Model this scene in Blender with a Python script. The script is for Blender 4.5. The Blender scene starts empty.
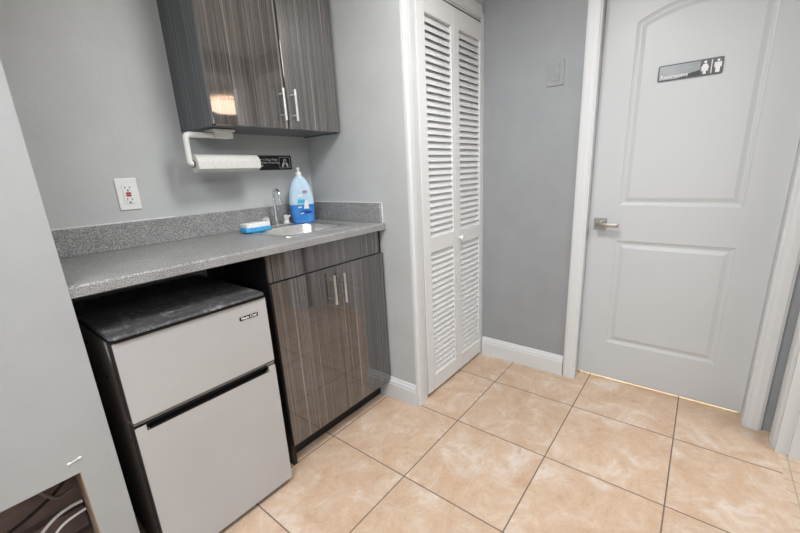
import bpy, bmesh, math, random
from mathutils import Vector, Matrix
C = bpy.context.scene.collection
S = 1.11                       # everything below is laid out in model units, scaled to metres at the end
random.seed(3)

# ------------------------------------------------------------------ materials
def new_mat(name):
    m = bpy.data.materials.new(name); m.use_nodes = True
    return m, m.node_tree.nodes, m.node_tree.links, m.node_tree.nodes['Principled BSDF']
def lin(c):
    return tuple(((v/255)/12.92 if v/255 <= .04045 else (((v/255)+.055)/1.055)**2.4) for v in c)+(1,)
def noise(n, l, scale, detail=3, rough=.5, mapscale=None, coord='Object', dist=0, src=None):
    tc = n.new('ShaderNodeTexCoord'); mp = n.new('ShaderNodeMapping')
    if mapscale: mp.inputs['Scale'].default_value = mapscale
    l.new(src if src else tc.outputs[coord], mp.inputs['Vector'])
    t = n.new('ShaderNodeTexNoise'); t.inputs['Scale'].default_value = scale
    t.inputs['Detail'].default_value = detail; t.inputs['Roughness'].default_value = rough
    t.inputs['Distortion'].default_value = dist
    l.new(mp.outputs[0], t.inputs['Vector'])
    return t.outputs['Fac']
def ramp(n, l, fac, stops):
    r = n.new('ShaderNodeValToRGB'); e = r.color_ramp.elements
    while len(e) < len(stops): e.new(.5)
    for k, (p, c) in enumerate(stops):
        e[k].position = p; e[k].color = lin(c) if len(c) == 3 else c
    l.new(fac, r.inputs[0]); return r.outputs[0]
def mixc(n, l, fac, a, b, mode='MIX'):
    m = n.new('ShaderNodeMix'); m.data_type = 'RGBA'; m.blend_type = mode
    for v, s in ((fac, 0), (a, 6), (b, 7)):
        if isinstance(v, (int, float, tuple)): m.inputs[s].default_value = v
        else: l.new(v, m.inputs[s])
    return m.outputs[2]
def mth(n, l, op, a, b=0.0, c=None):
    m = n.new('ShaderNodeMath'); m.operation = op
    for k, v in enumerate((a, b) if c is None else (a, b, c)):
        if isinstance(v, (int, float)): m.inputs[k].default_value = v
        else: l.new(v, m.inputs[k])
    return m.outputs[0]
def bump(n, l, b, h, strength=.2, dist=.002):
    k = n.new('ShaderNodeBump'); k.inputs['Strength'].default_value = strength; k.inputs['Distance'].default_value = dist
    l.new(h, k.inputs['Height']); l.new(k.outputs[0], b.inputs['Normal'])
def plain(name, c, rough=.5, metal=0, spec=.5, vary=.04, vs=30, bmp=0, trans=0, ior=1.45):
    m, n, l, b = new_mat(name)
    f = noise(n, l, vs, 3)
    lo = tuple(max(0, v*(1-vary)) for v in c); hi = tuple(min(255, v*(1+vary)) for v in c)
    l.new(ramp(n, l, f, [(.3, lo), (.7, hi)]), b.inputs['Base Color'])
    b.inputs['Roughness'].default_value = rough; b.inputs['Metallic'].default_value = metal
    b.inputs['Specular IOR Level'].default_value = spec
    b.inputs['Transmission Weight'].default_value = trans; b.inputs['IOR'].default_value = ior
    if bmp: bump(n, l, b, f, bmp)
    return m
def emit(name, c, st):
    m, n, l, b = new_mat(name)
    b.inputs['Base Color'].default_value = lin(c); b.inputs['Emission Color'].default_value = lin(c)
    b.inputs['Emission Strength'].default_value = st
    return m
def wall_paint(name, c):
    m, n, l, b = new_mat(name)
    f = noise(n, l, 5, 4, .6); g = noise(n, l, 90, 4, .6); h = noise(n, l, 14, 3, .5, dist=.6)
    base = ramp(n, l, f, [(.3, tuple(v*.975 for v in c)), (.7, tuple(v*1.015 for v in c))])
    l.new(base, b.inputs['Base Color'])
    l.new(mth(n, l, 'MULTIPLY_ADD', h, .2, .34), b.inputs['Roughness'])
    b.inputs['Specular IOR Level'].default_value = .35
    hh = mth(n, l, 'ADD', mth(n, l, 'MULTIPLY', g, .35), h)
    bump(n, l, b, hh, .32, .004)
    return m
def laminate(name, dark, mid, light, rough=.035, spec=.5, coat=1.0):
    m, n, l, b = new_mat(name)
    a = noise(n, l, 1, 3, .6, (150, 150, .8)); w = noise(n, l, 1, 3, .5, (12, 12, .35)); fine = noise(n, l, 1, 2, .6, (420, 420, 9))
    ln = noise(n, l, 1, 1, .4, (58, 58, .12)); ln2 = noise(n, l, 1, 1, .4, (75, 75, .2))
    base = ramp(n, l, a, [(.30, dark), (.5, mid), (.72, light)])
    wv = ramp(n, l, w, [(.3, (196, 196, 196)), (.7, (255, 255, 255))])
    col = mixc(n, l, 1.0, base, wv, 'MULTIPLY')
    fv = ramp(n, l, fine, [(.35, (226, 226, 226)), (.6, (255, 255, 255))])
    col = mixc(n, l, 1.0, col, fv, 'MULTIPLY')
    ln3 = noise(n, l, 1, 1, .4, (96, 96, .22))
    for q, wd, st in ((ln, .016, 225), (ln3, .013, 170)):
        k = ramp(n, l, q, [(.5-wd, (0, 0, 0)), (.5, (st, st, st)), (.5+wd, (0, 0, 0))])
        col = mixc(n, l, k, col, lin(tuple(min(255, v*1.42) for v in light)))
    k2 = ramp(n, l, ln2, [(.485, (0, 0, 0)), (.5, (120, 120, 120)), (.515, (0, 0, 0))])
    col = mixc(n, l, k2, col, lin(tuple(v*.62 for v in dark)))
    l.new(col, b.inputs['Base Color'])
    b.inputs['Roughness'].default_value = rough; b.inputs['Specular IOR Level'].default_value = spec
    b.inputs['Coat Weight'].default_value = coat; b.inputs['Coat Roughness'].default_value = rough; b.inputs['Coat IOR'].default_value = 1.9
    return m
def speckle_mat(name):
    m, n, l, b = new_mat(name)
    f = noise(n, l, 330, 2, .6); g = noise(n, l, 600, 2, .6); w = noise(n, l, 12, 3)
    c = ramp(n, l, f, [(.34, (86, 86, 87)), (.44, (150, 150, 150)), (.56, (161, 161, 161)), (.67, (214, 214, 213))])
    c2 = ramp(n, l, g, [(.36, (150, 150, 150)), (.5, (255, 255, 255))])
    c = mixc(n, l, .8, c, c2, 'MULTIPLY')
    c3 = ramp(n, l, w, [(.3, (236, 236, 236)), (.7, (255, 255, 255))])
    l.new(mixc(n, l, 1.0, c, c3, 'MULTIPLY'), b.inputs['Base Color'])
    b.inputs['Roughness'].default_value = .42
    return m
TX, TY, T = .9107, -.8648, .4058
def tile_mat(name, tx, ty, tw, th, grout=.0046, ca=(194, 163, 137), cb=(205, 181, 158), cc=(219, 207, 197), cg=(110, 98, 86)):
    m, n, l, b = new_mat(name)
    tc = n.new('ShaderNodeTexCoord'); sp = n.new('ShaderNodeSeparateXYZ'); l.new(tc.outputs['Object'], sp.inputs[0])
    u = mth(n, l, 'DIVIDE', mth(n, l, 'SUBTRACT', sp.outputs[0], tx*S), tw*S)
    v = mth(n, l, 'DIVIDE', mth(n, l, 'SUBTRACT', sp.outputs[1], ty*S), th*S)
    fu = mth(n, l, 'FLOOR', u); fv = mth(n, l, 'FLOOR', v)
    def edge(q, size):
        d = mth(n, l, 'ABSOLUTE', mth(n, l, 'SUBTRACT', mth(n, l, 'FRACT', q), .5))
        return mth(n, l, 'GREATER_THAN', d, .5-grout/size/2)
    gm = mth(n, l, 'MAXIMUM', edge(u, tw), edge(v, th))
    cv = n.new('ShaderNodeCombineXYZ'); l.new(fu, cv.inputs[0]); l.new(fv, cv.inputs[1])
    wn = n.new('ShaderNodeTexWhiteNoise'); l.new(cv.outputs[0], wn.inputs['Vector'])
    sc = n.new('ShaderNodeVectorMath'); sc.operation = 'MULTIPLY_ADD'
    l.new(wn.outputs['Color'], sc.inputs[0]); sc.inputs[1].default_value = (9, 9, 9); l.new(tc.outputs['Object'], sc.inputs[2])
    a = noise(n, l, 7, 9, .7, src=sc.outputs[0], dist=.5); f = noise(n, l, 34, 8, .78, src=sc.outputs[0]); p = noise(n, l, 2.3, 6, .6, src=sc.outputs[0], dist=1.2)
    c = ramp(n, l, a, [(.34, ca), (.52, cb), (.68, cc)])
    c2 = ramp(n, l, f, [(.34, (240, 235, 230)), (.5, (255, 255, 255)), (.66, (250, 240, 230))])
    c = mixc(n, l, 1.0, c, c2, 'MULTIPLY')
    vn = ramp(n, l, p, [(.47, (0, 0, 0)), (.5, (90, 90, 90)), (.53, (0, 0, 0))])
    c = mixc(n, l, mth(n, l, 'MULTIPLY', vn, .8), c, lin((230, 216, 200)))
    tone = mth(n, l, 'MULTIPLY_ADD', wn.outputs['Value'], .06, .955)
    tcn = n.new('ShaderNodeCombineColor'); [l.new(tone, tcn.inputs[k]) for k in range(3)]
    c = mixc(n, l, 1.0, c, tcn.outputs[0], 'MULTIPLY')
    c = mixc(n, l, gm, c, lin(cg))
    l.new(c, b.inputs['Base Color'])
    l.new(mth(n, l, 'MULTIPLY_ADD', gm, .35, .3), b.inputs['Roughness'])
    b.inputs['Specular IOR Level'].default_value = .4
    bump(n, l, b, mth(n, l, 'SUBTRACT', mth(n, l, 'MULTIPLY', f, .12), gm), .35, .0015)
    return m
def scratched(name, c, rough, scuff=(120, 120, 120)):
    m, n, l, b = new_mat(name)
    a = noise(n, l, 1, 5, .7, (9, 14, 9), dist=1.5); s = noise(n, l, 1, 6, .75, (60, 25, 30))
    k = mth(n, l, 'MULTIPLY', a, s)
    l.new(ramp(n, l, k, [(.24, c), (.36, tuple((u*.6+v*.4) for u, v in zip(c, scuff))), (.44, scuff)]), b.inputs['Base Color'])
    l.new(mth(n, l, 'MULTIPLY_ADD', a, .35, rough-.12), b.inputs['Roughness'])
    return m

M = dict(
    wall=wall_paint('grey_wall_paint', (190, 193, 193)),
    wall_light=wall_paint('pale_wall_paint', (165, 167, 168)),
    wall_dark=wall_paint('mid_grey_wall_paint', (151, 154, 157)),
    plate=plain('painted_plate', (148, 151, 154), .4),
    white=plain('white_trim_paint', (213, 215, 216), .35, vary=.004, vs=3),
    door=plain('white_door_paint', (197, 200, 202), .38, vary=.004, vs=3),
    louver=plain('louver_paint', (220, 221, 221), .42, vary=.004, vs=3),
    ceil=plain('ceiling_paint', (222, 222, 220), .9),
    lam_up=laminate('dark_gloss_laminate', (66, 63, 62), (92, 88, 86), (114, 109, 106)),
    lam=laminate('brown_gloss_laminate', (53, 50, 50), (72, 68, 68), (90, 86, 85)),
    lam_side=laminate('slate_laminate', (88, 92, 95), (98, 102, 105), (109, 113, 116), .3, .4, 0),
    black_lam=plain('black_edge_laminate', (26, 25, 26), .35),
    counter=speckle_mat('speckled_counter_laminate'),
    floor=tile_mat('travertine_tile', TX, TY, T, T),
    floor2=tile_mat('small_mosaic_tile', .02, -2.036, .062, .145, .004, (200, 176, 150), (208, 188, 166), (216, 202, 186), (172, 156, 138)),
    steel=plain('brushed_steel', (222, 221, 218), .33, 1, vary=.05, vs=80),
    chrome=plain('polished_chrome', (225, 226, 228), .1, 1, vary=.01),
    nickel=plain('satin_nickel', (178, 173, 165), .3, 1),
    fridge=plain('champagne_steel_paint', (184, 185, 187), .36, .2, vary=.02, vs=3),
    fridge_black=scratched('fridge_black_plastic', (66, 66, 68), .5, (185, 185, 185)),
    fridge_side=scratched('fridge_side_enamel', (128, 118, 112), .26, (160, 150, 142)),
    gasket=plain('black_rubber', (22, 21, 21), .5),
    dark_grey=plain('grey_plastic', (92, 90, 88), .35),
    black=plain('gloss_black', (18, 18, 19), .25),
    sign_grey=plain('sign_silver', (142, 147, 150), .35, .1, vary=.1, vs=12),
    sign_dark=plain('sign_charcoal', (70, 73, 76), .25),
    print_white=plain('print_white', (228, 228, 228), .5),
    print_grey=plain('print_grey', (196, 196, 196), .5),
    plastic=plain('white_plastic', (232, 232, 230), .35, vary=.01),
    slot=plain('socket_slot', (40, 36, 34), .6),
    red=plain('red_button', (168, 60, 62), .4), dblack=plain('dark_button', (60, 50, 50), .4),
    paper=plain('paper_towel', (212, 212, 208), .95, vary=.03, vs=120, bmp=.4),
    card=plain('cardboard', (150, 128, 100), .9),
    sponge_w=plain('white_scrub', (238, 238, 238), .9, bmp=.5, vs=200),
    sponge_b=plain('blue_foam', (70, 160, 214), .8, vary=.12, vs=90, bmp=.4),
    soap_top=plain('pale_blue_bottle', (188, 214, 232), .18, vary=.02),
    soap_bot=plain('blue_soap', (62, 132, 206), .15, vary=.06, vs=20),
    navy=plain('label_navy', (26, 66, 150), .3), teal=plain('label_teal', (70, 178, 206), .3), pink=plain('label_pink', (176, 128, 160), .3),
    tan=plain('cut_board_edge', (172, 148, 122), .9, vary=.1, vs=60),
    cavity=plain('cavity_brown', (124, 107, 103), .9, vary=.15, vs=10),
    cable_w=plain('white_cable', (206, 204, 200), .5), cable_k=plain('black_cable', (24, 24, 26), .5), cable_g=plain('grey_cable', (120, 112, 106), .5),
    dent=plain('chipped_plaster', (60, 58, 56), .9), caulk=plain('white_caulk', (224, 224, 222), .6),
    door_side=plain('dark_door_side', (58, 55, 53), .35),
    knob=plain('clear_plastic_knob', (208, 208, 206), .2),
    wood=plain('rough_stud', (150, 132, 112), .9, vary=.15, vs=40),
    lamp=emit('warm_lamp_glass', (255, 226, 198), 7.5), panel=emit('lamp_diffuser', (255, 250, 243), 12),
)

# ------------------------------------------------------------------ mesh helpers
def bm_new(): return bmesh.new()
def box(bm, x0, x1, y0, y1, z0, z1, bev=0, seg=2):
    x0, x1 = sorted((x0, x1)); y0, y1 = sorted((y0, y1)); z0, z1 = sorted((z0, z1))
    r = bmesh.ops.create_cube(bm, size=1)
    vs = r['verts']
    for v in vs:
        v.co = Vector(((x0+x1)/2+v.co.x*(x1-x0), (y0+y1)/2+v.co.y*(y1-y0), (z0+z1)/2+v.co.z*(z1-z0)))
    if bev:
        es = list({e for v in vs for e in v.link_edges})
        bmesh.ops.bevel(bm, geom=es, offset=bev, segments=seg, affect='EDGES', profile=.5)
    return bm
def tube(bm, pts, r, seg=12, cap=True):
    pts = [Vector(p) for p in pts]; rings = []
    rr = r if isinstance(r, (list, tuple)) else [r]*len(pts)
    prev = None
    for i, p in enumerate(pts):
        d = (pts[min(i+1, len(pts)-1)]-pts[max(i-1, 0)]).normalized()
        if prev is None:
            a = Vector((0, 0, 1)) if abs(d.z) < .9 else Vector((1, 0, 0)); u = d.cross(a).normalized()
        else:
            u = (prev-d*prev.dot(d)).normalized()
        prev = u; w = d.cross(u)
        rings.append([bm.verts.new(p+(u*math.cos(2*math.pi*k/seg)+w*math.sin(2*math.pi*k/seg))*rr[i]) for k in range(seg)])
    for a, b in zip(rings, rings[1:]):
        for k in range(seg): bm.faces.new((a[k], a[(k+1) % seg], b[(k+1) % seg], b[k]))
    if cap: bm.faces.new(rings[0][::-1]); bm.faces.new(rings[-1])
    return bm
def arc(c, r, a0, a1, ux, uy, n=12):
    c = Vector(c); ux = Vector(ux); uy = Vector(uy)
    return [c+ux*r*math.cos(a0+(a1-a0)*k/n)+uy*r*math.sin(a0+(a1-a0)*k/n) for k in range(n+1)]
def poly_prism(bm, pts, d):
    """closed outline extruded by vector d"""
    d = Vector(d); a = [bm.verts.new(Vector(p)) for p in pts]; b = [bm.verts.new(Vector(p)+d) for p in pts]
    bm.faces.new(a); bm.faces.new(b[::-1]); n = len(pts)
    for k in range(n): bm.faces.new((a[k], b[k], b[(k+1) % n], a[(k+1) % n]))
    return bm
def rrect(cx, cy, w, h, r, n=6):
    o = []
    for sx, sy, a in ((1, 1, 0), (-1, 1, 90), (-1, -1, 180), (1, -1, 270)):
        for k in range(n+1):
            t = math.radians(a+90*k/n); o.append((cx+sx*(w/2-r)+r*math.cos(t), cy+sy*(h/2-r)+r*math.sin(t)))
    return o
def loft(bm, loops, cap0=False, cap1=False):
    L = [[bm.verts.new(Vector(p)) for p in lp] for lp in loops]; n = len(L[0])
    for a, b in zip(L, L[1:]):
        for k in range(n): bm.faces.new((a[k], a[(k+1) % n], b[(k+1) % n], b[k]))
    if cap0: bm.faces.new(L[0][::-1])
    if cap1: bm.faces.new(L[-1])
    return bm
def obj(name, bm, mat, parent=None, smooth=False, kind=None, label=None, cat=None, group=None, xf=None):
    if xf is not None: bmesh.ops.transform(bm, matrix=xf, verts=bm.verts)
    bmesh.ops.recalc_face_normals(bm, faces=bm.faces)
    me = bpy.data.meshes.new(name); 
    org = Vector((0, 0, 0))
    if parent is not None:
        p = parent
        while p is not None: org += p.location; p = p.parent
    elif kind is None or True:
        xs = [v.co for v in bm.verts]
        if kind != 'structure' :
            org = Vector(((min(c.x for c in xs)+max(c.x for c in xs))/2, (min(c.y for c in xs)+max(c.y for c in xs))/2, min(c.z for c in xs)))
    bmesh.ops.translate(bm, vec=-org, verts=bm.verts)
    bm.to_mesh(me); bm.free()
    mats = mat if isinstance(mat, (list, tuple)) else [mat]
    for q in mats: me.materials.append(M[q])
    if smooth:
        for f in me.polygons: f.use_smooth = True
        me.set_sharp_from_angle(angle=math.radians(40))
    o = bpy.data.objects.new(name, me); C.objects.link(o)
    if parent is not None: o.parent = parent
    elif kind != 'structure': o.location = org
    if kind: o['kind'] = kind
    if label: o['label'] = label
    if cat: o['category'] = cat
    if group: o['group'] = group
    return o
def thing(name, label, cat, loc, kind=None, group=None):
    o = bpy.data.objects.new(name, None); C.objects.link(o); o.location = loc; o.empty_display_size = .05
    o['label'] = label; o['category'] = cat
    if kind: o['kind'] = kind
    if group: o['group'] = group
    return o
def B(*a, bev=0): return box(bm_new(), *a, bev=bev)
def struct(name, bm, mat, label, cat, parent=None, smooth=False):
    return obj(name, bm, mat, parent, smooth, kind='structure', label=label, cat=cat)
def text(name, s, mat, parent, size, M4, bold=0, align='LEFT', depth=.0003):
    cu = bpy.data.curves.new('tmp', 'FONT'); cu.body = s; cu.size = size; cu.offset = bold; cu.extrude = depth; cu.align_x = align; cu.space_line = .95
    t = bpy.data.objects.new('tmp', cu); C.objects.link(t)
    dg = bpy.context.evaluated_depsgraph_get(); me = bpy.data.meshes.new_from_object(t.evaluated_get(dg))
    bpy.data.objects.remove(t); bpy.data.curves.remove(cu)
    bm = bm_new(); bm.from_mesh(me); bpy.data.meshes.remove(me)
    return obj(name, bm, mat, parent, xf=M4)
def frame(o, ux, uy):   # local x->ux, local y->uy, local z->normal towards viewer
    ux = Vector(ux).normalized(); uy = Vector(uy).normalized(); uz = ux.cross(uy)
    m = Matrix((ux, uy, uz)).transposed().to_4x4(); m.translation = Vector(o); return m

# ------------------------------------------------------------------ fitted layout
XB = 1.304; YK = -.638; XC = 1.991; YD = -2.0; XP = .1741; YP = -.506; ZC = 2.09
CT, CB, CF = .9135, .883, -.5022

# ------------------------------------------------------------------ setting
bm = bm_new(); box(bm, -1.7, 3.4, -2.012, .1, -.08, 0)
struct('floor', bm, 'floor', 'large square beige stone-look floor tiles with thin dark grout', 'floor')
struct('floor_hall', B(-1.7, 4.2, -4.6, -2.012, -.08, 0), 'floor2', 'smaller beige floor tiles beyond the right doorway', 'floor')
struct('ceiling', B(-1.7, 4.2, -4.6, .1, ZC, ZC+.08), 'ceil', 'white painted ceiling', 'ceiling')
struct('wall_back', B(-1.7, XB, 0, .1, 0, ZC), 'wall', 'grey painted wall behind the counter', 'wall')
struct('wall_return', B(XB, XB+.1, YK+.1, .1, 0, ZC), 'wall', 'grey painted wall at the right end of the counter', 'wall')
bm = bm_new(); box(bm, XB, 1.385, YK, YK+.1, 0, ZC); box(bm, 1.385, XC+.1, YK, YK+.1, 1.875, ZC)
struct('wall_closet', bm, 'wall', 'grey wall pier and header around the louvered closet', 'wall')
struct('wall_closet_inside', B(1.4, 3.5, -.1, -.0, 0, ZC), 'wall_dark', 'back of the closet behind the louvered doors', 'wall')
DL, DR = -1.203, -1.909        # bathroom door opening
bm = bm_new(); box(bm, XC, XC+.1, DL, YK+.56, 0, ZC); box(bm, XC, XC+.1, DR, DL, 1.885, ZC); box(bm, XC, XC+.1, YD-.012, DR, 0, ZC)
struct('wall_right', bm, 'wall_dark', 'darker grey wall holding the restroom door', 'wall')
OX0 = .2
bm = bm_new(); box(bm, 1.865, XC, YD-.11, YD-.008, 0, ZC); box(bm, OX0, 1.865, YD-.11, YD-.008, 1.885, ZC); box(bm, -1.7, OX0, YD-.11, YD-.008, 0, ZC)
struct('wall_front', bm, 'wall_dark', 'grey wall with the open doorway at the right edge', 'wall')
WY0, WY1, WZ0, WZ1 = -1.85, -.65, .75, 1.75
bm = bm_new(); box(bm, -1.8, -1.7, -4.6, WY0, 0, ZC); box(bm, -1.8, -1.7, WY1, .1, 0, ZC); box(bm, -1.8, -1.7, WY0, WY1, 0, WZ0); box(bm, -1.8, -1.7, WY0, WY1, WZ1, ZC)
struct('wall_left', bm, 'wall_light', 'pale grey wall to the left of the camera', 'wall')
bm = bm_new(); wd = .045
for q in ((WY0, WY0+wd, WZ0, WZ1), (WY1-wd, WY1, WZ0, WZ1), (WY0+wd, WY1-wd, WZ0, WZ0+wd), (WY0+wd, WY1-wd, WZ1-wd, WZ1), (WY0+wd, WY1-wd, 1.235, 1.265)): box(bm, -1.77, -1.73, *q)
struct('added_window_1', bm, 'white', 'unseen white framed window added to the left wall for fill light', 'window')  # made-up window out of view, added to carry fill light from the left
struct('wall_hall_end', B(-1.7, 4.2, -4.7, -4.6, 0, ZC), 'wall_light', 'pale grey wall at the far end of the adjoining room', 'wall')
struct('wall_hall_side', B(4.2, 4.3, -4.7, -2.1, 0, ZC), 'wall_light', 'pale grey side wall of the adjoining room', 'wall')
struct('wall_hall_return', B(XC+.1, 4.2, -2.11, YD-.012, 0, ZC), 'wall_light', 'grey wall between restroom and adjoining room', 'wall')
# restroom behind the door, only its light reaches under the door
struct('wall_restroom', B(3.4, 3.5, -2.0, .1, 0, ZC), 'wall_light', 'far wall of the restroom behind the white door', 'wall')

# partition (boxed chase) on the left with an opening low down
bm = bm_new(); th = .021
HX, HZ, HX0, HZ0 = .0992, .4521, -.28, .10
box(bm, HX, XP, YP, YP+th, 0, ZC); box(bm, -1.7, HX0, YP, YP+th, 0, ZC); box(bm, HX0, HX, YP, YP+th, HZ, ZC); box(bm, HX0, HX, YP, YP+th, 0, HZ0)
box(bm, XP-.02, XP, YP+th, -.001, 0, ZC)
pw = struct('wall_partition', bm, 'wall_light', 'pale grey boxed-out wall at the left with a square access hole low down', 'wall')
bm = bm_new(); e = .0012
box(bm, HX-e, HX, YP+.0015, YP+th, HZ0, HZ); box(bm, HX0, HX, YP+.0015, YP+th, HZ-e, HZ); box(bm, HX0, HX0+e, YP+.0015, YP+th, HZ0, HZ)
obj('cut_edge', bm, 'tan', pw, label='raw tan cut edge of the access hole')
bm = bm_new(); box(bm, -.5, XP-.021, -.31, -.30, 0, .62); box(bm, -.5, XP-.021, YP+th+.002, -.31, .0, .012); box(bm, XP-.026, XP-.021, YP+th+.002, -.31, .012, .62)
obj('cavity_lining', bm, 'cavity', pw, label='dark brown hollow inside the access hole')
bm = bm_new(); box(bm, -.5, HX, -.34, -.31, .18, .25, .002)
obj('framing_stud', bm, 'cavity', pw, label='brown framing lumber inside the access hole')
bm = bm_new(); box(bm, HX, HX+.04, YP+th+.0005, YP+.135, .0125, .62, .0005); obj('framing_stud', bm, 'wood', pw, label='raw tan stud along the right side of the access hole')

# baseboards: profiled
def baseboard(name, p0, p1, out, label):
    p0 = Vector(p0); p1 = Vector(p1); out = Vector(out)
    prof = [(0, 0), (.0165, 0), (.0165, .082), (.0135, .085), (.0135, .094), (.008, .104), (.005, .114), (0, .115)]
    bm = bm_new(); loft(bm, [[p+out*a+Vector((0, 0, b)) for a, b in prof] for p in (p0, p1)], True, True)
    return struct(name, bm, 'white', label, 'baseboard')
baseboard('baseboard_return', (XB, -.40, 0), (XB, YK-.003, 0), (-1, 0, 0), 'white baseboard between the sink cabinet and the closet')
baseboard('baseboard_right', (XC, YK-.015, 0), (XC, -1.145, 0), (-1, 0, 0), 'white baseboard between the closet and the restroom door')
baseboard('baseboard_hall', (-1.6, -4.6, 0), (4.2, -4.6, 0), (0, 1, 0), 'white baseboard of the adjoining room')

# casings: profiled board (cross-section in (width, thickness)) swept along height
def casing(bm, o, along, w, out, up, length, tk=.017):
    o = Vector(o); a = Vector(along); n = Vector(out); u = Vector(up)
    prof = [(0, 0), (0, tk*.62), (w*.06, tk*.75), (w*.13, tk*.8), (w*.16, tk), (w*.55, tk), (w*.78, tk*.82), (w*.86, tk*.82), (w*.9, tk*.66), (w, tk*.5), (w, 0)]
    loft(bm, [[o+u*h+a*x+n*y for x, y in prof] for h in (0, length)], True, True)
bm = bm_new()
casing(bm, (1.306, YK, 0), (1, 0, 0), .074, (0, -1, 0), (0, 0, 1), 1.925)
casing(bm, (1.374, YK, 1.925), (0, 0, -1), .06, (0, -1, 0), (1, 0, 0), .583)
box(bm, 1.374, 1.390, YK-.006, YK+.09, 0, 1.872)
box(bm, 1.967, XC-.0005, YK-.010, YK+.09, 0, 1.893)
box(bm, 1.39, 1.967, YK-.003, YK+.09, 1.857, 1.872)
struct('trim_1', bm, 'white', 'white casing and jamb around the louvered closet', 'door casing')
bm = bm_new()
casing(bm, (XC, -1.148, 0), (0, -1, 0), .062, (-1, 0, 0), (0, 0, 1), 1.945)
casing(bm, (XC, -1.970, 0), (0, 1, 0), .060, (-1, 0, 0), (0, 0, 1), 1.945)
casing(bm, (XC, -1.148, 1.945), (0, 0, -1), .062, (-1, 0, 0), (0, -1, 0), .822)
for y0, y1 in ((DL, DL-.013), (DR, DR+.004)): pass
box(bm, XC-.004, XC+.1, DL, DL+.009-.009+.0001, 0, 1.88)
box(bm, XC-.003, XC+.098, DL-.0005, DL+.008-.0005, 0, 1.885)
box(bm, XC-.003, XC+.098, DR-.0075, DR+.0005, 0, 1.885)
box(bm, XC-.003, XC+.098, DR, DL, 1.878, 1.8848)
struct('trim_2', bm, 'white', 'white casing and jamb around the restroom door', 'door casing')
bm = bm_new()
casing(bm, (1.942, YD-.008, 0), (-1, 0, 0), .075, (0, 1, 0), (0, 0, 1), 1.945)
casing(bm, (1.942, YD-.008, 1.945), (0, 0, -1), .062, (0, 1, 0), (-1, 0, 0), 1.79)
casing(bm, (OX0-.06, YD-.008, 0), (1, 0, 0), .066, (0, 1, 0), (0, 0, 1), 1.945)
box(bm, 1.852, 1.866, YD-.125, YD-.002, 0, 1.885); box(bm, OX0, 1.852, YD-.125, YD-.002, 1.872, 1.885); box(bm, OX0, OX0+.014, YD-.125, YD-.002, 0, 1.872)
box(bm, 1.84, 1.852, YD-.07, YD-.04, 0, 1.872)
struct('trim_3', bm, 'white', 'white casing and jamb of the open doorway at the right edge', 'door casing')

# ------------------------------------------------------------------ restroom door
XD = 2.058
d1 = thing('door_1', 'white two-panel interior door with arched upper panel and restroom sign', 'door', (XD, (DL+DR)/2, 0), kind='structure')
def panel_outline(y0, y1, z0, z1, rise, d, n=24):
    # y0 > y1 ; inset by d ; z1 = spring height of the arch
    pts = [(y0-d, z0+d), (y1+d, z0+d)]
    if rise <= 0: return pts+[(y1+d, z1-d), (y0-d, z1-d)]
    hw = (y0-y1)/2; R = (hw*hw+rise*rise)/(2*rise); cy = (y0+y1)/2; cz = z1+rise-R; r = R-d; h = hw-d
    a = math.asin(h/r)
    return pts+[(cy+r*math.sin(-a+2*a*k/n), cz+r*math.cos(-a+2*a*k/n)) for k in range(n+1)]
bm = bm_new(); ztop = 1.872; zbot = .0185
yL, yR = DL-.0015, DR+.0015
pa, pb = -1.334, -1.786
lower = (pa, pb, .2235, .766, 0); upper = (pa, pb, .936, 1.708, .055)
def F(pts): bm.faces.new([bm.verts.new((XD, y, z)) for y, z in pts])
F([(yL, zbot), (pa, zbot), (pa, ztop), (yL, ztop)]); F([(pb, zbot), (yR, zbot), (yR, ztop), (pb, ztop)])
F([(pa, zbot), (pb, zbot), (pb, .2235), (pa, .2235)]); F([(pa, .766), (pb, .766), (pb, .936), (pa, .936)])
arch = panel_outline(*upper, 0)[2:]
F([(pa, ztop), (pb, ztop)]+arch)
for p in (lower, upper):
    prof = [(0, 0), (.003, .0035), (.008, .0045), (.012, .0065), (.020, .0068), (.036, .0015), (.038, .0012)]
    loft(bm, [[(XD+dx, y, z) for y, z in panel_outline(*p, dd)] for dd, dx in prof], False, True)
bmesh.ops.remove_doubles(bm, verts=bm.verts, dist=1e-5)
for (a, b) in (((yL, zbot), (yL, ztop)), ((yR, zbot), (yR, ztop)), ((yL, zbot), (yR, zbot)), ((yL, ztop), (yR, ztop))):
    bm.faces.new([bm.verts.new(q) for q in ((XD, *a), (XD, *b), (XD+.029, *b), (XD+.029, *a))])
bm.faces.new([bm.verts.new((XD+.029, y, z)) for y, z in ((yL, zbot), (yR, zbot), (yR, ztop), (yL, ztop))])
bmesh.ops.remove_doubles(bm, verts=bm.verts, dist=1e-5)
obj('door_slab', bm, 'door', d1)
hz = .846
h = obj('door_handle', box(bm_new(), XD-.007, XD-.0002, -1.287, -1.230, hz-.029, hz+.029, .0012), 'nickel', d1, label='satin nickel square rosette')
bm = bm_new(); tube(bm, [(XD-.007, -1.2585, hz), (XD-.042, -1.2585, hz)], .0105, 16)
box(bm, XD-.050, XD-.034, -1.345, -1.246, hz-.0105, hz+.0085, .002)
obj('lever', bm, 'nickel', h, True, label='satin nickel straight lever')
# door stop strip
bm = bm_new(); box(bm, XD+.036, XD+.05, DL-.012, DL-.0006, 0, 1.87); box(bm, XD+.036, XD+.05, DR+.0006, DR+.012, 0, 1.87)
obj('door_stop', bm, 'white', d1)

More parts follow.
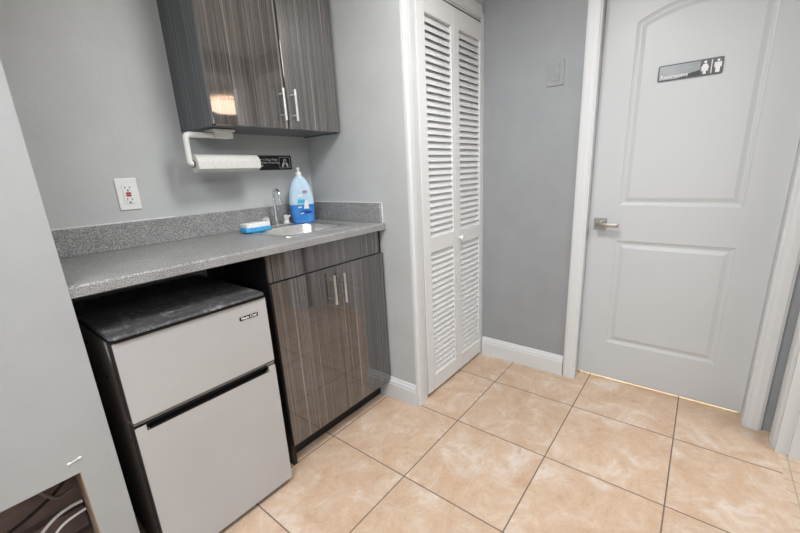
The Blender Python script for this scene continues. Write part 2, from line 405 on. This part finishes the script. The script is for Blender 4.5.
# restroom sign on door
def rr_outline(y0, y1, z0, z1, r): # outline on x-plane
    return rrect((y0+y1)/2, (z0+z1)/2, abs(y0-y1), z1-z0, r, 4)
sg = thing('restroom_sign', 'small silver and black restroom sign on the white arched-panel door', 'sign', (XD-.0, -1.54, 1.459))
t0 = XD+.0012
sy0, sy1, sz0, sz1 = -1.431, -1.648, 1.4585, 1.520
bm = bm_new(); poly_prism(bm, [(t0, y, z) for y, z in rr_outline(sy0, sy1, sz0, sz1, .006)], (-.004, 0, 0))
obj('backplate', bm, 'sign_dark', sg)
bm = bm_new(); q = t0-.0041; poly_prism(bm, [(q, -1.436, 1.4635), (q, -1.436, 1.5155), (q, -1.575, 1.5155), (q, -1.575, 1.483), (q, -1.548, 1.478), (q, -1.50, 1.4635)], (-.0004, 0, 0))
obj('silver_field', bm, 'sign_grey', sg)
bm = bm_new(); poly_prism(bm, [(q, -1.500, 1.4635), (q, -1.548, 1.478), (q, -1.577, 1.482), (q, -1.577, 1.4635)], (-.0004, 0, 0))
obj('dark_field', bm, 'black', sg)
text('lettering', 'Restrooms', 'print_white', sg, .0215, frame((q-.0008, -1.441, 1.4675), (0, -1, 0), (0, 0, 1)), .0002)
def person_icon(yc, dress):
    bm = bm_new(); x = q-.0006
    def cyl(yy, zz, r): poly_prism(bm, [(x, yy+r*math.cos(a*math.pi/8), zz+r*math.sin(a*math.pi/8)) for a in range(16)], (-.0004, 0, 0))
    cyl(yc, 1.5085, .0045)
    if dress: pts = [(-.006, 1.502), (.006, 1.502), (.0135, 1.486), (.0095, 1.484), (.0125, 1.476), (.005, 1.476), (.005, 1.465), (-.005, 1.465), (-.005, 1.476), (-.0125, 1.476), (-.0095, 1.484), (-.0135, 1.486)]
    else: pts = [(-.0115, 1.502), (.0115, 1.502), (.0115, 1.484), (.0075, 1.484), (.0065, 1.465), (-.0065, 1.465), (-.0075, 1.484), (-.0115, 1.484)]
    poly_prism(bm, [(x, yc-a, b) for a, b in pts], (-.0004, 0, 0)); return bm
obj('pictogram', person_icon(-1.590, True), 'print_white', sg, label='white woman pictogram')
obj('pictogram', person_icon(-1.631, False), 'print_white', sg, label='white man pictogram')
bm = bm_new(); box(bm, q-.001, q-.0006, -1.6125, -1.6095, 1.464, 1.514); obj('divider_bar', bm, 'print_white', sg)

# blank painted switch plate
bm = bm_new(); box(bm, XC-.005, XC, -1.0615, -.982, 1.5, 1.613, .0022)
sp = obj('blank_wall_plate', bm, 'plate', None, label='blank plate painted grey like the wall left of the restroom door', cat='wall plate')
bm = bm_new(); box(bm, XC-.0075, XC-.005, -1.042, -1.002, 1.521, 1.593, .001); obj('raised_center', bm, 'plate', sp)

# ------------------------------------------------------------------ closet bifold
d2 = thing('door_2', 'white louvered bifold closet doors with a small round knob', 'closet door', (1.68, YK-.006, 0), kind='structure')
def bifold(x0, x1, s0, s1):
    yf, yb = YK-.0125, YK+.014
    p = bm_new()
    box(p, x0, s0, yf, yb, .019, 1.843, .0015); box(p, s1, x1, yf, yb, .019, 1.843, .0015)
    for a, b in ((.019, .103), (.757, .828), (1.765, 1.843)): box(p, s0, s1, yf, yb, a, b)
    o = obj('door_panel', p, 'louver', d2)
    l = bm_new()
    for a, b, n in ((.103, .757, 22), (.828, 1.765, 32)):
        st = (b-a)/n
        for k in range(n):
            z = a+st*(k+.5); hh = .0172; dy = .0092; t = .0044
            pts = [(s0, yf+.0130-dy, z-hh), (s0, yf+.0130-dy+t, z-hh+.0005), (s0, yf+.0130+dy+t*.4, z+hh), (s0, yf+.0130+dy-t*.6, z+hh-.0005)]
            poly_prism(l, pts, (s1-s0, 0, 0))
    obj('louvers', l, 'louver', o)
    return o
pl = bifold(1.3935, 1.679, 1.451, 1.660)
pr = bifold(1.6815, 1.966, 1.729, 1.942)
bm = bm_new(); kx, kz, ky = 1.712, .79, YK-.0125
prof = [(.006, 0), (.005, -.006), (.0055, -.010), (.0125, -.014), (.0135, -.020), (.010, -.026), (.004, -.028)]
loft(bm, [[(kx+r*math.cos(a*math.pi/8), ky+d, kz+r*math.sin(a*math.pi/8)) for a in range(16)] for r, d in prof], True, True)
obj('knob', bm, 'plastic', pr, True, label='small white round knob')
bm = bm_new(); box(bm, 1.39, 1.967, YK-.001, YK+.02, 1.848, 1.857); obj('track', bm, 'dark_grey', d2, label='dark overhead track')

# ------------------------------------------------------------------ handles
def bar_handle(parent, x, yface, z0, z1, r=.0055, out=.028):
    bm = bm_new(); tube(bm, [(x, yface-out, z0), (x, yface-out, z1)], r, 14)
    for z in (z0+.02, z1-.02): tube(bm, [(x, yface, z), (x, yface-out, z)], r*.75, 10)
    return bm

# upper cabinet
ux0, ux1, uy, uz0, uz1 = .703, XB-.001, -.264, 1.3243, 1.96
wc = thing('wall_cabinet', 'glossy dark streaked two-door cabinet hung on the wall above the sink', 'wall cabinet', ((ux0+ux1)/2, uy/2, uz0))
bm = bm_new()
box(bm, ux0, ux0+.016, uy+.018, -.0005, uz0, uz1); box(bm, ux1-.016, ux1, uy+.018, -.0005, uz0, uz1)
box(bm, ux0+.016, ux1-.016, uy+.018, -.0005, uz0+.004, uz0+.02); box(bm, ux0+.016, ux1-.016, uy+.018, -.0005, uz1-.016, uz1); box(bm, ux0+.016, ux1-.016, -.012, -.0005, uz0+.02, uz1-.016)
obj('carcass', bm, 'lam_side', wc)
def cab_door(parent, x0, x1, yf, z0, z1, mat, hx, h0, h1, rot=0, pivot=0):
    bm = bm_new(); box(bm, x0, x1, yf, yf+.0165, z0, z1, .0008, 1)
    xf = Matrix.Translation((pivot, yf+.0165, 0)) @ Matrix.Rotation(rot, 4, 'Z') @ Matrix.Translation((-pivot, -yf-.0165, 0))
    d = obj('door', bm, [mat], parent, xf=xf)
    obj('handle', bar_handle(d, hx, yf, h0, h1), 'steel', d, True, xf=xf, label='brushed steel bar handle')
    return d
xm = 1.010
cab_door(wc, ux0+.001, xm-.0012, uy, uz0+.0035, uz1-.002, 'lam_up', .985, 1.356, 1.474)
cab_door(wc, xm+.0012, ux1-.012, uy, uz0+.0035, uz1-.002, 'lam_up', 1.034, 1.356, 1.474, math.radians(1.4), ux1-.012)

# base cabinet
bx0, bx1, by, bz = .6987, XB-.0175, -.4796, .0965
bc = thing('sink_base_cabinet', 'glossy brown streaked two-door cabinet under the sink', 'base cabinet', ((bx0+bx1)/2, -.25, 0))
bm = bm_new()
box(bm, bx0, bx0+.016, by+.018, -.0005, 0, CB); box(bm, bx1-.016, bx1, by+.018, -.0005, bz, CB)
box(bm, bx0+.016, bx1-.016, by+.02, -.0005, bz, bz+.016); box(bm, bx0+.016, bx1-.016, -.012, -.0005, bz+.016, CB)
box(bm, bx0+.016, bx1-.016, by+.0185, by+.034, .745, .79)
obj('carcass', bm, 'black_lam', bc)
bm = bm_new(); box(bm, bx0+.016, bx1, -.409, -.395, 0, bz); obj('toe_kick', bm, 'black_lam', bc, label='black recessed toe kick')
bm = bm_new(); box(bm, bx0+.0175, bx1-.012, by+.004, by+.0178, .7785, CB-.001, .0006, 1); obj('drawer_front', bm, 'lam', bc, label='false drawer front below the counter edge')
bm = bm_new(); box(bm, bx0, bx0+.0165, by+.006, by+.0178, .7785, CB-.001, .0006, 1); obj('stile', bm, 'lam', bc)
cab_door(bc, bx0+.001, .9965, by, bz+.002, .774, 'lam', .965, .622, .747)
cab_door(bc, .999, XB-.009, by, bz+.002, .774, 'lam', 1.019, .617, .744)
bm = bm_new(); box(bm, bx1, XB-.0005, by+.02, by+.034, 0.118, CB); obj('filler_strip', bm, 'black_lam', bc)

# ------------------------------------------------------------------ countertop
ct = thing('countertop', 'speckled grey laminate countertop running from the left wall to the corner', 'countertop', (.7, CF/2, CB))
sx0, sx1, sy0_, sy1_ = .850, 1.180, -.395, -.062    # sink cut-out
bm = bm_new()
cx0, cx1 = XP+.0005, XB-.0005
# slab with rounded front edge: profile in (y,z), three runs along x
def slab_run(x0, x1, ya, yb, front):
    if front:
        prof = [(yb, CB), (ya+.002, CB), (ya, CB+.002), (ya, CT-.006), (ya+.0018, CT-.0018), (ya+.006, CT), (yb, CT)]
    else: prof = [(yb, CB), (ya, CB), (ya, CT), (yb, CT)]
    loft(bm, [[(x, y, z) for y, z in prof] for x in (x0, x1)], True, True)
slab_run(cx0, sx0, CF, -.0005, True); slab_run(sx1, cx1, CF, -.0005, True)
slab_run(sx0, sx1, CF, sy0_, True); slab_run(sx0, sx1, sy1_, -.0005, False)
obj('slab', bm, 'counter', ct)
bm = bm_new(); box(bm, cx0, cx1, -.018, -.0005, CT+.0002, 1.005, .0015); obj('backsplash', bm, 'counter', ct)
bm = bm_new(); box(bm, XB-.0185, XB-.001, -.4851, -.0185, CT+.0002, 1.005, .0015); obj('side_splash', bm, 'counter', ct)
for q in ((XB-.005, XB-.0006, -.488, -.4853, CT-.016, 1.0055), (cx0, .62, -.0042, -.0006, 1.005, 1.0085), (XB-.010, XB-.001, -.4852, -.02, 1.0051, 1.0072)):
    obj('caulk_line', box(bm_new(), *q), 'caulk', ct, label='white caulk along the splash')

# ------------------------------------------------------------------ sink
sk = thing('sink', 'small square stainless steel drop-in bar sink', 'sink', (1.015, -.228, CT-.13))
bm = bm_new(); cxs, cys = 1.015, -.2285
def L(w, h_, r, z, dy=0): return [(x, y, z) for x, y in rrect(cxs, cys+dy, w, h_, r, 6)]
loops = [L(.356, .357, .022, CT+.0004), L(.354, .355, .021, CT+.0028), L(.340, .341, .02, CT+.0034), L(.318, .262, .045, CT+.0022, -.022), L(.300, .246, .05, CT+.001, -.022), L(.292, .238, .05, CT-.006, -.022), L(.280, .226, .05, CT-.10, -.022), L(.255, .2, .05, CT-.122, -.022), L(.06, .06, .0299, CT-.128, -.022)]
loft(bm, loops, False, True)
obj('basin', bm, 'steel', sk, True)
bm = bm_new(); dy = cys-.022
loft(bm, [[(cxs+r*math.cos(a*math.pi/10), dy+r*math.sin(a*math.pi/10), z) for a in range(20)] for r, z in ((.034, CT-.1275), (.034, CT-.124), (.026, CT-.124), (.022, CT-.1265), (.004, CT-.1265))], False, True)
obj('drain', bm, 'chrome', sk, True)

# faucet
fx, fy, fz = 1.022, -.072, CT+.0035
fc = thing('faucet', 'chrome two-handle gooseneck faucet at the back of the sink', 'faucet', (fx, fy, fz))
bm = bm_new(); box(bm, fx-.075, fx+.075, fy-.018, fy+.018, fz, fz+.008, .003)
obj('base_plate', bm, 'chrome', fc, True)
R_ = .023; top = 1.068
pts = [(fx, fy, fz+.008), (fx, fy, fz+.03), (fx, fy, top-.03)]
pts += arc((fx, fy-R_, top-.008), R_, 0, math.pi, (0, 1, 0), (0, 0, 1), 12) + [(fx, fy-2*R_-.001, top-.028), (fx, fy-2*R_-.002, top-.045)]
rad = [.012, .0085, .0065]+[.0062]*13+[.0062, .0075]
bm = bm_new(); tube(bm, pts, rad, 14); obj('spout', bm, 'chrome', fc, True)
for s in (-1, 1):
    x = fx+s*.052; bm = bm_new()
    prof = [(.014, 0), (.0125, .012), (.010, .016), (.0135, .020), (.0125, .034), (.007, .038)]
    loft(bm, [[(x+r*math.cos(a*math.pi/8), fy+r*math.sin(a*math.pi/8), fz+.008+z) for a in range(16)] for r, z in prof], True, True)
    tube(bm, [(x+s*.008, fy, fz+.036), (x+s*.022, fy-.002, fz+.04)], [.006, .0045], 10)
    obj('tap_handle', bm, 'knob', fc, True)

# sponge
sp_ = thing('sponge', 'blue sponge with a white scrub layer lying left of the sink', 'sponge', (.868, -.118, CT+.0038))
rot = Matrix.Translation((.868, -.118, 0)) @ Matrix.Rotation(math.radians(-4), 4, 'Z') @ Matrix.Translation((-.868, .118, 0))
bm = bm_new(); box(bm, .817, .934, -.166, -.102, CT+.0038, CT+.023, .005, 3); obj('foam', bm, 'sponge_b', sp_, True, xf=rot)
bm = bm_new(); box(bm, .824, .930, -.163, -.105, CT+.023, CT+.0405, .003, 3); obj('scrub_layer', bm, 'sponge_w', sp_, True, xf=rot)

# soap bottle
bxc, byc, bz0 = 1.160, -.090, CT+.0036
sb = thing('dish_soap_bottle', 'tall dish soap bottle, pale blue above and deep blue below, beside the faucet', 'bottle', (bxc, byc, bz0))
ang = math.atan2(-1.16, 1.56)
rb = Matrix.Translation((bxc, byc, bz0)) @ Matrix.Rotation(ang+math.radians(4), 4, 'Z')
def ring(w, d, z, n=28, p=2.6):
    o = []
    for k in range(n):
        w_ = w*1.12; a = 2*math.pi*k/n; c, s = math.cos(a), math.sin(a)
        o.append((w_*abs(c)**(2/p)*(1 if c > 0 else -1), d*abs(s)**(2/p)*(1 if s > 0 else -1), z))
    return o
bot = [(.040, .022, 0), (.0455, .026, .004), (.0475, .0275, .02), (.051, .0275, .055), (.0525, .027, .088)]
topp = [(.0525, .027, .0882), (.0525, .0265, .106), (.049, .025, .14), (.042, .022, .172), (.032, .019, .198), (.021, .016, .215), (.0125, .0125, .2225), (.0115, .0115, .228)]
bm = bm_new(); loft(bm, [ring(*q) for q in bot], True, True); obj('liquid_fill', bm, 'soap_bot', sb, True, xf=rb, label='deep blue soap showing through the lower half')
bm = bm_new(); loft(bm, [ring(*q) for q in topp], True, True); obj('bottle_shell', bm, 'soap_top', sb, True, xf=rb, label='pale translucent blue upper half')
bm = bm_new(); loft(bm, [[(r*math.cos(a*math.pi/10), r*math.sin(a*math.pi/10), z) for a in range(20)] for r, z in ((.0135, .2245), (.0135, .238), (.010, .241), (.0055, .242), (.005, .250), (.0075, .251), (.0075, .259), (.004, .262))], True, True)
obj('cap', bm, 'plastic', sb, True, xf=rb, label='white push-pull cap')
def lab(name, pts, mat, y=-.0283, d=-.0005, label=None):
    bm = bm_new(); poly_prism(bm, [(x, y, z) for x, z in pts], (0, d, 0)); return obj(name, bm, mat, sb, xf=rb, label=label)
def ell(cx_, cz_, a, b, n=16, t0=0): return [(cx_+a*math.cos(2*math.pi*k/n+t0), cz_+b*math.sin(2*math.pi*k/n+t0)) for k in range(n)]
lab('label_patch', [(-.022, .094), (.012, .094), (.014, .112), (-.018, .114)], 'teal', label='teal patch')
lab('label_patch', ell(.018, .148, .012, .0075), 'pink', -.0245, -.003, label='pink blossom patch')
lab('label_patch', [(.006, .068), (.030, .068), (.028, .092), (.021, .108), (.017, .108), (.010, .092)], 'print_white', -.0283, -.0012, label='white flask-shaped patch')
lab('label_patch', ell(.014, .052, .028, .007), 'navy', -.0283, -.001, label='navy swoosh')
lab('label_patch', [(-.020, .072), (-.004, .074), (-.004, .080), (-.020, .078)], 'print_white', -.0283, -.0009)
lab('label_patch', [(-.012, .044), (.004, .046), (.004, .050), (-.012, .048)], 'print_white', -.0293, -.0009)
lab('label_patch', [(-.020, .126), (.006, .126), (.006, .136), (-.016, .137)], 'print_white', -.0262, -.0009)

# ------------------------------------------------------------------ outlet
ox, oz = .481, 1.1034
ot = thing('wall_outlet', 'white GFCI outlet with red button on the grey back wall', 'outlet', (ox, 0, oz-.0555))
bm = bm_new(); box(bm, ox-.0338, ox+.0338, -.006, -.0003, oz-.0555, oz+.0555, .0022); obj('cover_plate', bm, 'plastic', ot)
bm = bm_new(); box(bm, ox-.0165, ox+.0165, -.0085, -.006, oz-.033, oz+.033, .001); rc = obj('receptacle', bm, 'plastic', ot)
for z in (oz+.021, oz-.021):
    bm = bm_new()
    box(bm, ox-.008, ox-.006, -.0088, -.0084, z-.0015, z+.0065); box(bm, ox+.006, ox+.008, -.0088, -.0084, z-.0015, z+.0055)
    poly_prism(bm, [(ox+.003*math.cos(a*math.pi/5), -.0084, z-.0085+.003*math.sin(a*math.pi/5)) for a in range(10)], (0, -.0004, 0))
    obj('socket_slots', bm, 'slot', rc)
bm = bm_new(); box(bm, ox-.0075, ox+.0075, -.0098, -.0085, oz-.0005, oz+.0065, .0004); obj('reset_button', bm, 'red', rc, label='red button')
bm = bm_new(); box(bm, ox-.0075, ox+.0075, -.0098, -.0085, oz-.0085, oz-.0015, .0004); obj('test_button', bm, 'red', rc, label='dull red lower button')

# ------------------------------------------------------------------ paper towel
py_, pz_, pr_ = -.13, 1.200, .0335
th_ = thing('paper_towel_holder', 'white under-cabinet paper towel holder', 'towel holder', (.74, py_, 1.19))
bm = bm_new(); box(bm, .745, .832, py_-.035, py_+.035, 1.3155, uz0-.0002, .001); box(bm, .76, .832, py_-.016, py_+.016, 1.293, 1.3155, .002)
obj('mount', bm, 'plastic', th_)
bm = bm_new(); tube(bm, [(.80, py_, 1.303)]+[(.675, py_, 1.303)]+arc((.672, py_, 1.290), .013, math.pi/2, math.pi, (1, 0, 0), (0, 0, 1), 6)+[(.658, py_, 1.22), (.657, py_, 1.21), (.660, py_, 1.202), (.668, py_, 1.200), (.680, py_, 1.200)], .0105, 12)
obj('arm', bm, 'plastic', th_, True)
bm = bm_new(); tube(bm, [(.668, py_, pz_), (.929, py_, pz_)], .0125, 16); obj('spindle', bm, 'dark_grey', th_, True)
bm = bm_new()
def circ(x, r, n=40): return [(x, py_+r*math.cos(2*math.pi*k/n), pz_+r*math.sin(2*math.pi*k/n)) for k in range(n)]
loft(bm, [circ(.672, .0128), circ(.672, pr_-.001), circ(.674, pr_), circ(.798, pr_+.0004), circ(.922, pr_), circ(.924, pr_-.001), circ(.924, .0128), circ(.672, .0128)])
rl = obj('paper_towel_roll', bm, 'paper', None, True, label='roll of white paper towels hanging below the wall cabinet', cat='paper towels')
bm = bm_new(); box(bm, .673, .923, py_-.0345, py_-.0335, pz_-.02, pz_+.004); 
obj('loose_sheet', bm, 'paper', rl)

# hand washing sign
hs = thing('handwash_sign', 'small black hand washing sign on the back wall behind the paper towels', 'sign', (1.04, 0, 1.172))
wx0, wx1, wz0, wz1 = .905, 1.191, 1.1725, 1.2385
bm = bm_new(); poly_prism(bm, [(x, -.0003, z) for x, z in rrect((wx0+wx1)/2, (wz0+wz1)/2, wx1-wx0, wz1-wz0, .006, 4)], (0, -.003, 0)); obj('backplate', bm, 'black', hs)
text('lettering', 'Employees Must Wash\nHands Before Returning\nto Work', 'print_grey', hs, .0138, frame((.985, -.0035, 1.2155), (1, 0, 0), (0, 0, 1)), .0004)
bm = bm_new(); ix0, ix1, iz0, iz1 = 1.121, 1.182, 1.180, 1.231; w = .0016
for a in ((ix0, ix1, iz0, iz0+w), (ix0, ix1, iz1-w, iz1), (ix0, ix0+w, iz0, iz1), (ix1-w, ix1, iz0, iz1)): box(bm, a[0], a[1], -.0037, -.0033, a[2], a[3])
obj('icon_frame', bm, 'print_grey', hs)
bm = bm_new()
def pp(pts): poly_prism(bm, [(1.1515+a, -.0033, 1.2055+b) for a, b in pts], (0, -.0005, 0))
pp([(-.008, .006), (-.005, .014), (.003, .017), (.009, .014), (.011, .008), (.006, .010), (0, .012), (-.004, .006)])       # tap
pp([(-.018, -.020), (-.014, -.006), (-.006, .003), (.001, .004), (.0, -.006), (-.006, -.012), (-.008, -.020)])
pp([(.004, -.002), (.012, .001), (.018, -.008), (.020, -.020), (.010, -.020), (.006, -.012)])
pp([(.006, .002), (.0085, .002), (.0085, .007), (.006, .007)])
obj('pictogram', bm, 'print_white', hs, label='white hands under a tap pictogram')

# ------------------------------------------------------------------ mini fridge
fx0, fx1, fyf, ft = .2185, .6445, -.527, .7704
fg = thing('mini_fridge', 'two-door black mini fridge with pale steel door fronts under the counter', 'refrigerator', ((fx0+fx1)/2, -.28, 0))
bm = bm_new(); box(bm, fx0+.002, fx1-.002, -.478, -.06, .018, .752, .004); obj('cabinet', bm, 'fridge_side', fg)
bm = bm_new(); loft(bm, [[(x, y, z) for x, y in rrect((fx0+fx1)/2, (-.531-.05)/2+q_*.0, fx1-fx0+.004-2*i, .481-2*i, .018-i*.5, 5)] for z, i, q_ in ((.7630, 0, 0), (.7665, 0, 0), (.7695, .002, 0), (.7704, .006, 0))], True, True)
obj('top_panel', bm, 'fridge_black', fg, True)
bm = bm_new(); loft(bm, [[(x, y, z) for x, y in rrect((fx0+fx1)/2, (-.5325-.05)/2, fx1-fx0+.006, .4825, .018, 5)] for z in (.7545, .7575)], True, True)
loft(bm, [[(x, y, z) for x, y in rrect((fx0+fx1)/2, (-.527-.05)/2, fx1-fx0, .477, .018, 5)] for z in (.7575, .763)])
obj('top_trim', bm, 'gasket', fg, label='black trim line under the top panel')
def fdoor(z0, z1, recess):
    bm = bm_new(); yb = -.484
    box(bm, fx0, fx0+.0035, fyf+.0035, yb, z0, z1); box(bm, fx1-.0035, fx1, fyf+.0035, yb, z0, z1)
    obj_b = box(bm, fx0+.0035, fx1-.0035, fyf+.006, yb, z0, z1 if not recess else z1-.036)
    o = obj('door', bm, 'door_side', fg)
    bm = bm_new()
    x0, x1 = fx0+.001, fx1-.001
    if not recess:
        pts = rrect((x0+x1)/2, (z0+z1)/2, x1-x0, z1-z0, .004, 3)
    else:
        a, b, d = .249, .614, .0165
        pts = [(x1, z0), (x1, z1-.003), (x1-.003, z1), (b+.004, z1), (b, z1-.004), (b, z1-d+.003), (b-.003, z1-d), (a+.003, z1-d), (a, z1-d+.003), (a, z1-.004), (a-.004, z1), (x0+.003, z1), (x0, z1-.003), (x0, z0)]
    poly_prism(bm, [(x, fyf, z) for x, z in pts], (0, .0055, 0))
    f = obj('front_panel', bm, 'fridge', o)
    return o
up = fdoor(.5235, .7535, False); lo = fdoor(.024, .5075, True)
bm = bm_new(); a, b = .249, .614
w = .003
box(bm, a, b, fyf-.0008, fyf+.0065, .4885, .4912); box(bm, a-w, a, fyf-.0008, fyf+.0065, .4885, .508); box(bm, b, b+w, fyf-.0008, fyf+.0065, .4885, .508)
box(bm, a, b, -.500, -.484, .47, .507)
box(bm, fx0+.001, fx1-.001, fyf-.0004, fyf+.0035, .5078, .5098)
obj('grip_trim', bm, 'gasket', lo, label='black trim around the recessed hand grip')
bm = bm_new(); box(bm, fx0+.001, fx1-.001, fyf+.0005, -.486, .5140, .5232, .001)
obj('lower_trim', bm, 'dark_grey', up, label='grey trim under the freezer door')
bm = bm_new(); box(bm, fx1-.03, fx1-.004, fyf+.002, -.49, .5098, .514, .001); obj('hinge', bm, 'steel', fg, label='small metal middle hinge')
bm = bm_new(); box(bm, fx0+.006, fx1-.006, -.482, -.4785, .03, .75); obj('gasket', bm, 'gasket', fg)
bm = bm_new(); box(bm, fx0+.01, fx1-.01, -.50, -.46, .004, .023); box(bm, fx0+.01, fx1-.01, -.46, -.07, .004, .0175); obj('base', bm, 'gasket', fg)
for x in (fx0+.03, fx1-.03):
    for y in (-.47, -.09): obj('foot', tube(bm_new(), [(x, y, 0), (x, y, .004)], .012, 12), 'gasket', fg)
bm = bm_new(); poly_prism(bm, [(x, fyf, z) for x, z in rrect(.578, .7065, .063, .0125, .002, 3)], (0, -.0012, 0)); bd = obj('badge', bm, 'black', up, label='black maker badge')
text('lettering', 'Magic Chef', 'print_white', bd, .0118, frame((.578, fyf-.0014, .7030), (1, 0, 0), (0, 0, 1)), .0002, 'CENTER')
bm = bm_new(); poly_prism(bm, [(fx0+.0018, y, z) for y, z in ((-.448, .748), (-.477, .752), (-.477, .688), (-.458, .700))], (-.0006, 0, 0)); obj('corner_tape', bm, 'print_grey', fg, label='pale strip at the upper left corner')

# ------------------------------------------------------------------ left wall details
for i, (x, z) in enumerate(((.0845, .4880), (.1054, .4912))):
    bm = bm_new(); r = .0042
    loft(bm, [[(x+rr*math.cos(a*math.pi/6), YP-d, z+.7*rr*math.sin(a*math.pi/6)) for a in range(12)] for rr, d in ((r, .0001), (r*.95, .002), (r*.5, .003))], True, True)
    if i == 0: tube(bm, [(x, YP-.002, z), (x+.0195, YP-.0015, z+.0035)], .0012, 6)
    obj('wall_anchor', bm, 'plastic', None, True, label=('left' if i == 0 else 'right')+' of two tiny white wall anchors just above the access hole', cat='wall anchor', group='wall anchors above the access hole')
bm = bm_new(); poly_prism(bm, [(x, YP-.0002, z) for x, z in ell(.0004, 1.0443, .0045, .003, 7, .4)], (0, -.0004, 0)); 
obj('wall_chip', bm, 'dent', pw, label='dark chip in the plaster')
def cable(pts, r, mat, label, group=None, sub=6):
    P = [Vector(p) for p in pts]; P = [P[0]]+P+[P[-1]]; out = []
    for i in range(1, len(P)-2):
        for k in range(sub):
            t = k/sub; a, b, c, d = P[i-1], P[i], P[i+1], P[i+2]
            out.append(.5*((2*b)+(c-a)*t+(2*a-5*b+4*c-d)*t*t+(3*b-a-3*c+d)*t**3))
    out.append(P[-2]); bm = bm_new(); tube(bm, out, r, 8)
    obj('cable', bm, mat, None, True, label=label, cat='cable', group=group)
cable([(-.06, -.40, .20), (-.02, -.40, .245), (.008, -.40, .278), (.04, -.40, .300), (.07, -.405, .310), (.094, -.41, .312)], .0042, 'cable_w', 'upper of two white cables arching to the right inside the access hole')
cable([(-.03, -.43, .20), (.0, -.43, .245), (.025, -.43, .272), (.05, -.43, .290), (.094, -.43, .298)], .0034, 'cable_w', 'lower of two white cables arching to the right inside the access hole')
cable([(-.12, -.36, .41), (-.03, -.36, .405), (.015, -.36, .385), (.035, -.36, .35), (.055, -.36, .325), (.09, -.36, .33)], .005, 'cable_g', 'grey-brown cable drooping across the top of the access hole')
cable([(-.12, -.35, .27), (-.02, -.35, .30), (.05, -.35, .335), (.094, -.35, .375)], .004, 'cable_k', 'black cable behind the white ones inside the access hole')
cable([(.192, -.06, .14), (.194, -.25, .16), (.196, -.40, .11), (.193, -.49, .03), (.192, -.515, .006)], .0035, 'cable_g', 'grey cord hanging in the gap between the fridge and the left wall')

# ------------------------------------------------------------------ lamps
def flush_lamp(x, y, w, label):
    t = thing('ceiling_light', label, 'ceiling light', (x, y, ZC-.03), group=None)
    bm = bm_new(); box(bm, x-w/2-.015, x+w/2+.015, y-w/2-.015, y+w/2+.015, ZC-.022, ZC-.0005, .003); obj('housing', bm, 'white', t)
    bm = bm_new(); box(bm, x-w/2, x+w/2, y-w/2, y+w/2, ZC-.03, ZC-.0225, .003); obj('diffuser', bm, 'panel', t)
    return t
LX, LY = .95, -1.18
flush_lamp(LX, LY, .34, 'square white ceiling light over the kitchenette')
t = thing('hall_ceiling_light', 'warm round globe ceiling light of the adjoining room', 'ceiling light', (2.66, -3.69, 1.9))
bm = bm_new(); loft(bm, [[(2.66+r*math.cos(a*math.pi/12), -3.69+r*math.sin(a*math.pi/12), z) for a in range(24)] for r, z in ((.05, 1.925), (.15, 1.935), (.21, 1.96), (.225, 2.0), (.21, 2.045), (.08, 2.06))], True, True)
obj('globe', bm, 'lamp', t, True)
bm = bm_new(); tube(bm, [(2.66, -3.69, 2.061), (2.66, -3.69, ZC-.0005)], .08, 24); obj('canopy', bm, 'white', t, True)

def area(name, loc, size, power, col=(1, 1, 1), rot=(0, 0, 0), size_y=None, spread=180):
    d = bpy.data.lights.new(name, 'AREA'); d.energy = power; d.color = col; d.size = size*S; d.spread = math.radians(spread)
    if size_y: d.shape = 'RECTANGLE'; d.size_y = size_y*S
    o = bpy.data.objects.new(name, d); C.objects.link(o); o.location = loc; o.rotation_euler = rot
    return o
area('kitchenette_lamp', (LX, LY, ZC-.035), .34, 15, (.98, .99, 1))
area('hall_lamp', (1.2, -3.1, ZC-.035), .9, 38, (.98, .99, 1))
area('entry_fill', (-.45, -1.45, ZC-.035), .8, 32, (.98, .99, 1))  # added overhead fill near the camera, no fixture; lifts the left-facing sides
area('window_fill', (-1.79, -1.25, 1.25), 1.0, 22, (.93, .97, 1), (0, math.radians(-90), 0), 1.2)  # added sideways fill light, set in the made-up window opening
area('restroom_lamp', (2.7, -1.5, ZC-.05), .3, 95, (1, .94, .7))

w = bpy.data.worlds.new('world'); bpy.context.scene.world = w; w.use_nodes = True
w.node_tree.nodes['Background'].inputs[0].default_value = (.8, .85, 1, 1); w.node_tree.nodes['Background'].inputs[1].default_value = .3

# ------------------------------------------------------------------ camera
cam = bpy.data.cameras.new('camera'); co = bpy.data.objects.new('camera', cam); C.objects.link(co)
yw, pt, rl_ = map(math.radians, (-51.9684, -15.1315, -2.5766)); f = 376.308
fwd = Vector((-math.sin(yw)*math.cos(pt), math.cos(yw)*math.cos(pt), math.sin(pt)))
r0 = Vector((math.cos(yw), math.sin(yw), 0)); u0 = r0.cross(fwd)
rr = r0*math.cos(rl_)+u0*math.sin(rl_); uu = -r0*math.sin(rl_)+u0*math.cos(rl_)
m4 = Matrix((rr, uu, -fwd)).transposed().to_4x4(); m4.translation = Vector((.0001, -1.6522, 1.1397))
co.matrix_world = m4
cam.sensor_width = 36; cam.lens = f/800*36; cam.shift_x = -10.2776/800; cam.shift_y = 6.2775/800; cam.clip_start = .02
bpy.context.scene.camera = co

# ------------------------------------------------------------------ scale to metres
done = set()
for o in C.objects:
    o.location = o.location*S
    if o.type == 'MESH' and o.data.name not in done:
        done.add(o.data.name); o.data.transform(Matrix.Scale(S, 4))

sc = bpy.context.scene
sc.view_settings.view_transform = 'Standard'; sc.view_settings.look = 'None'; sc.view_settings.gamma = 1
sc.view_settings.exposure = 0.0
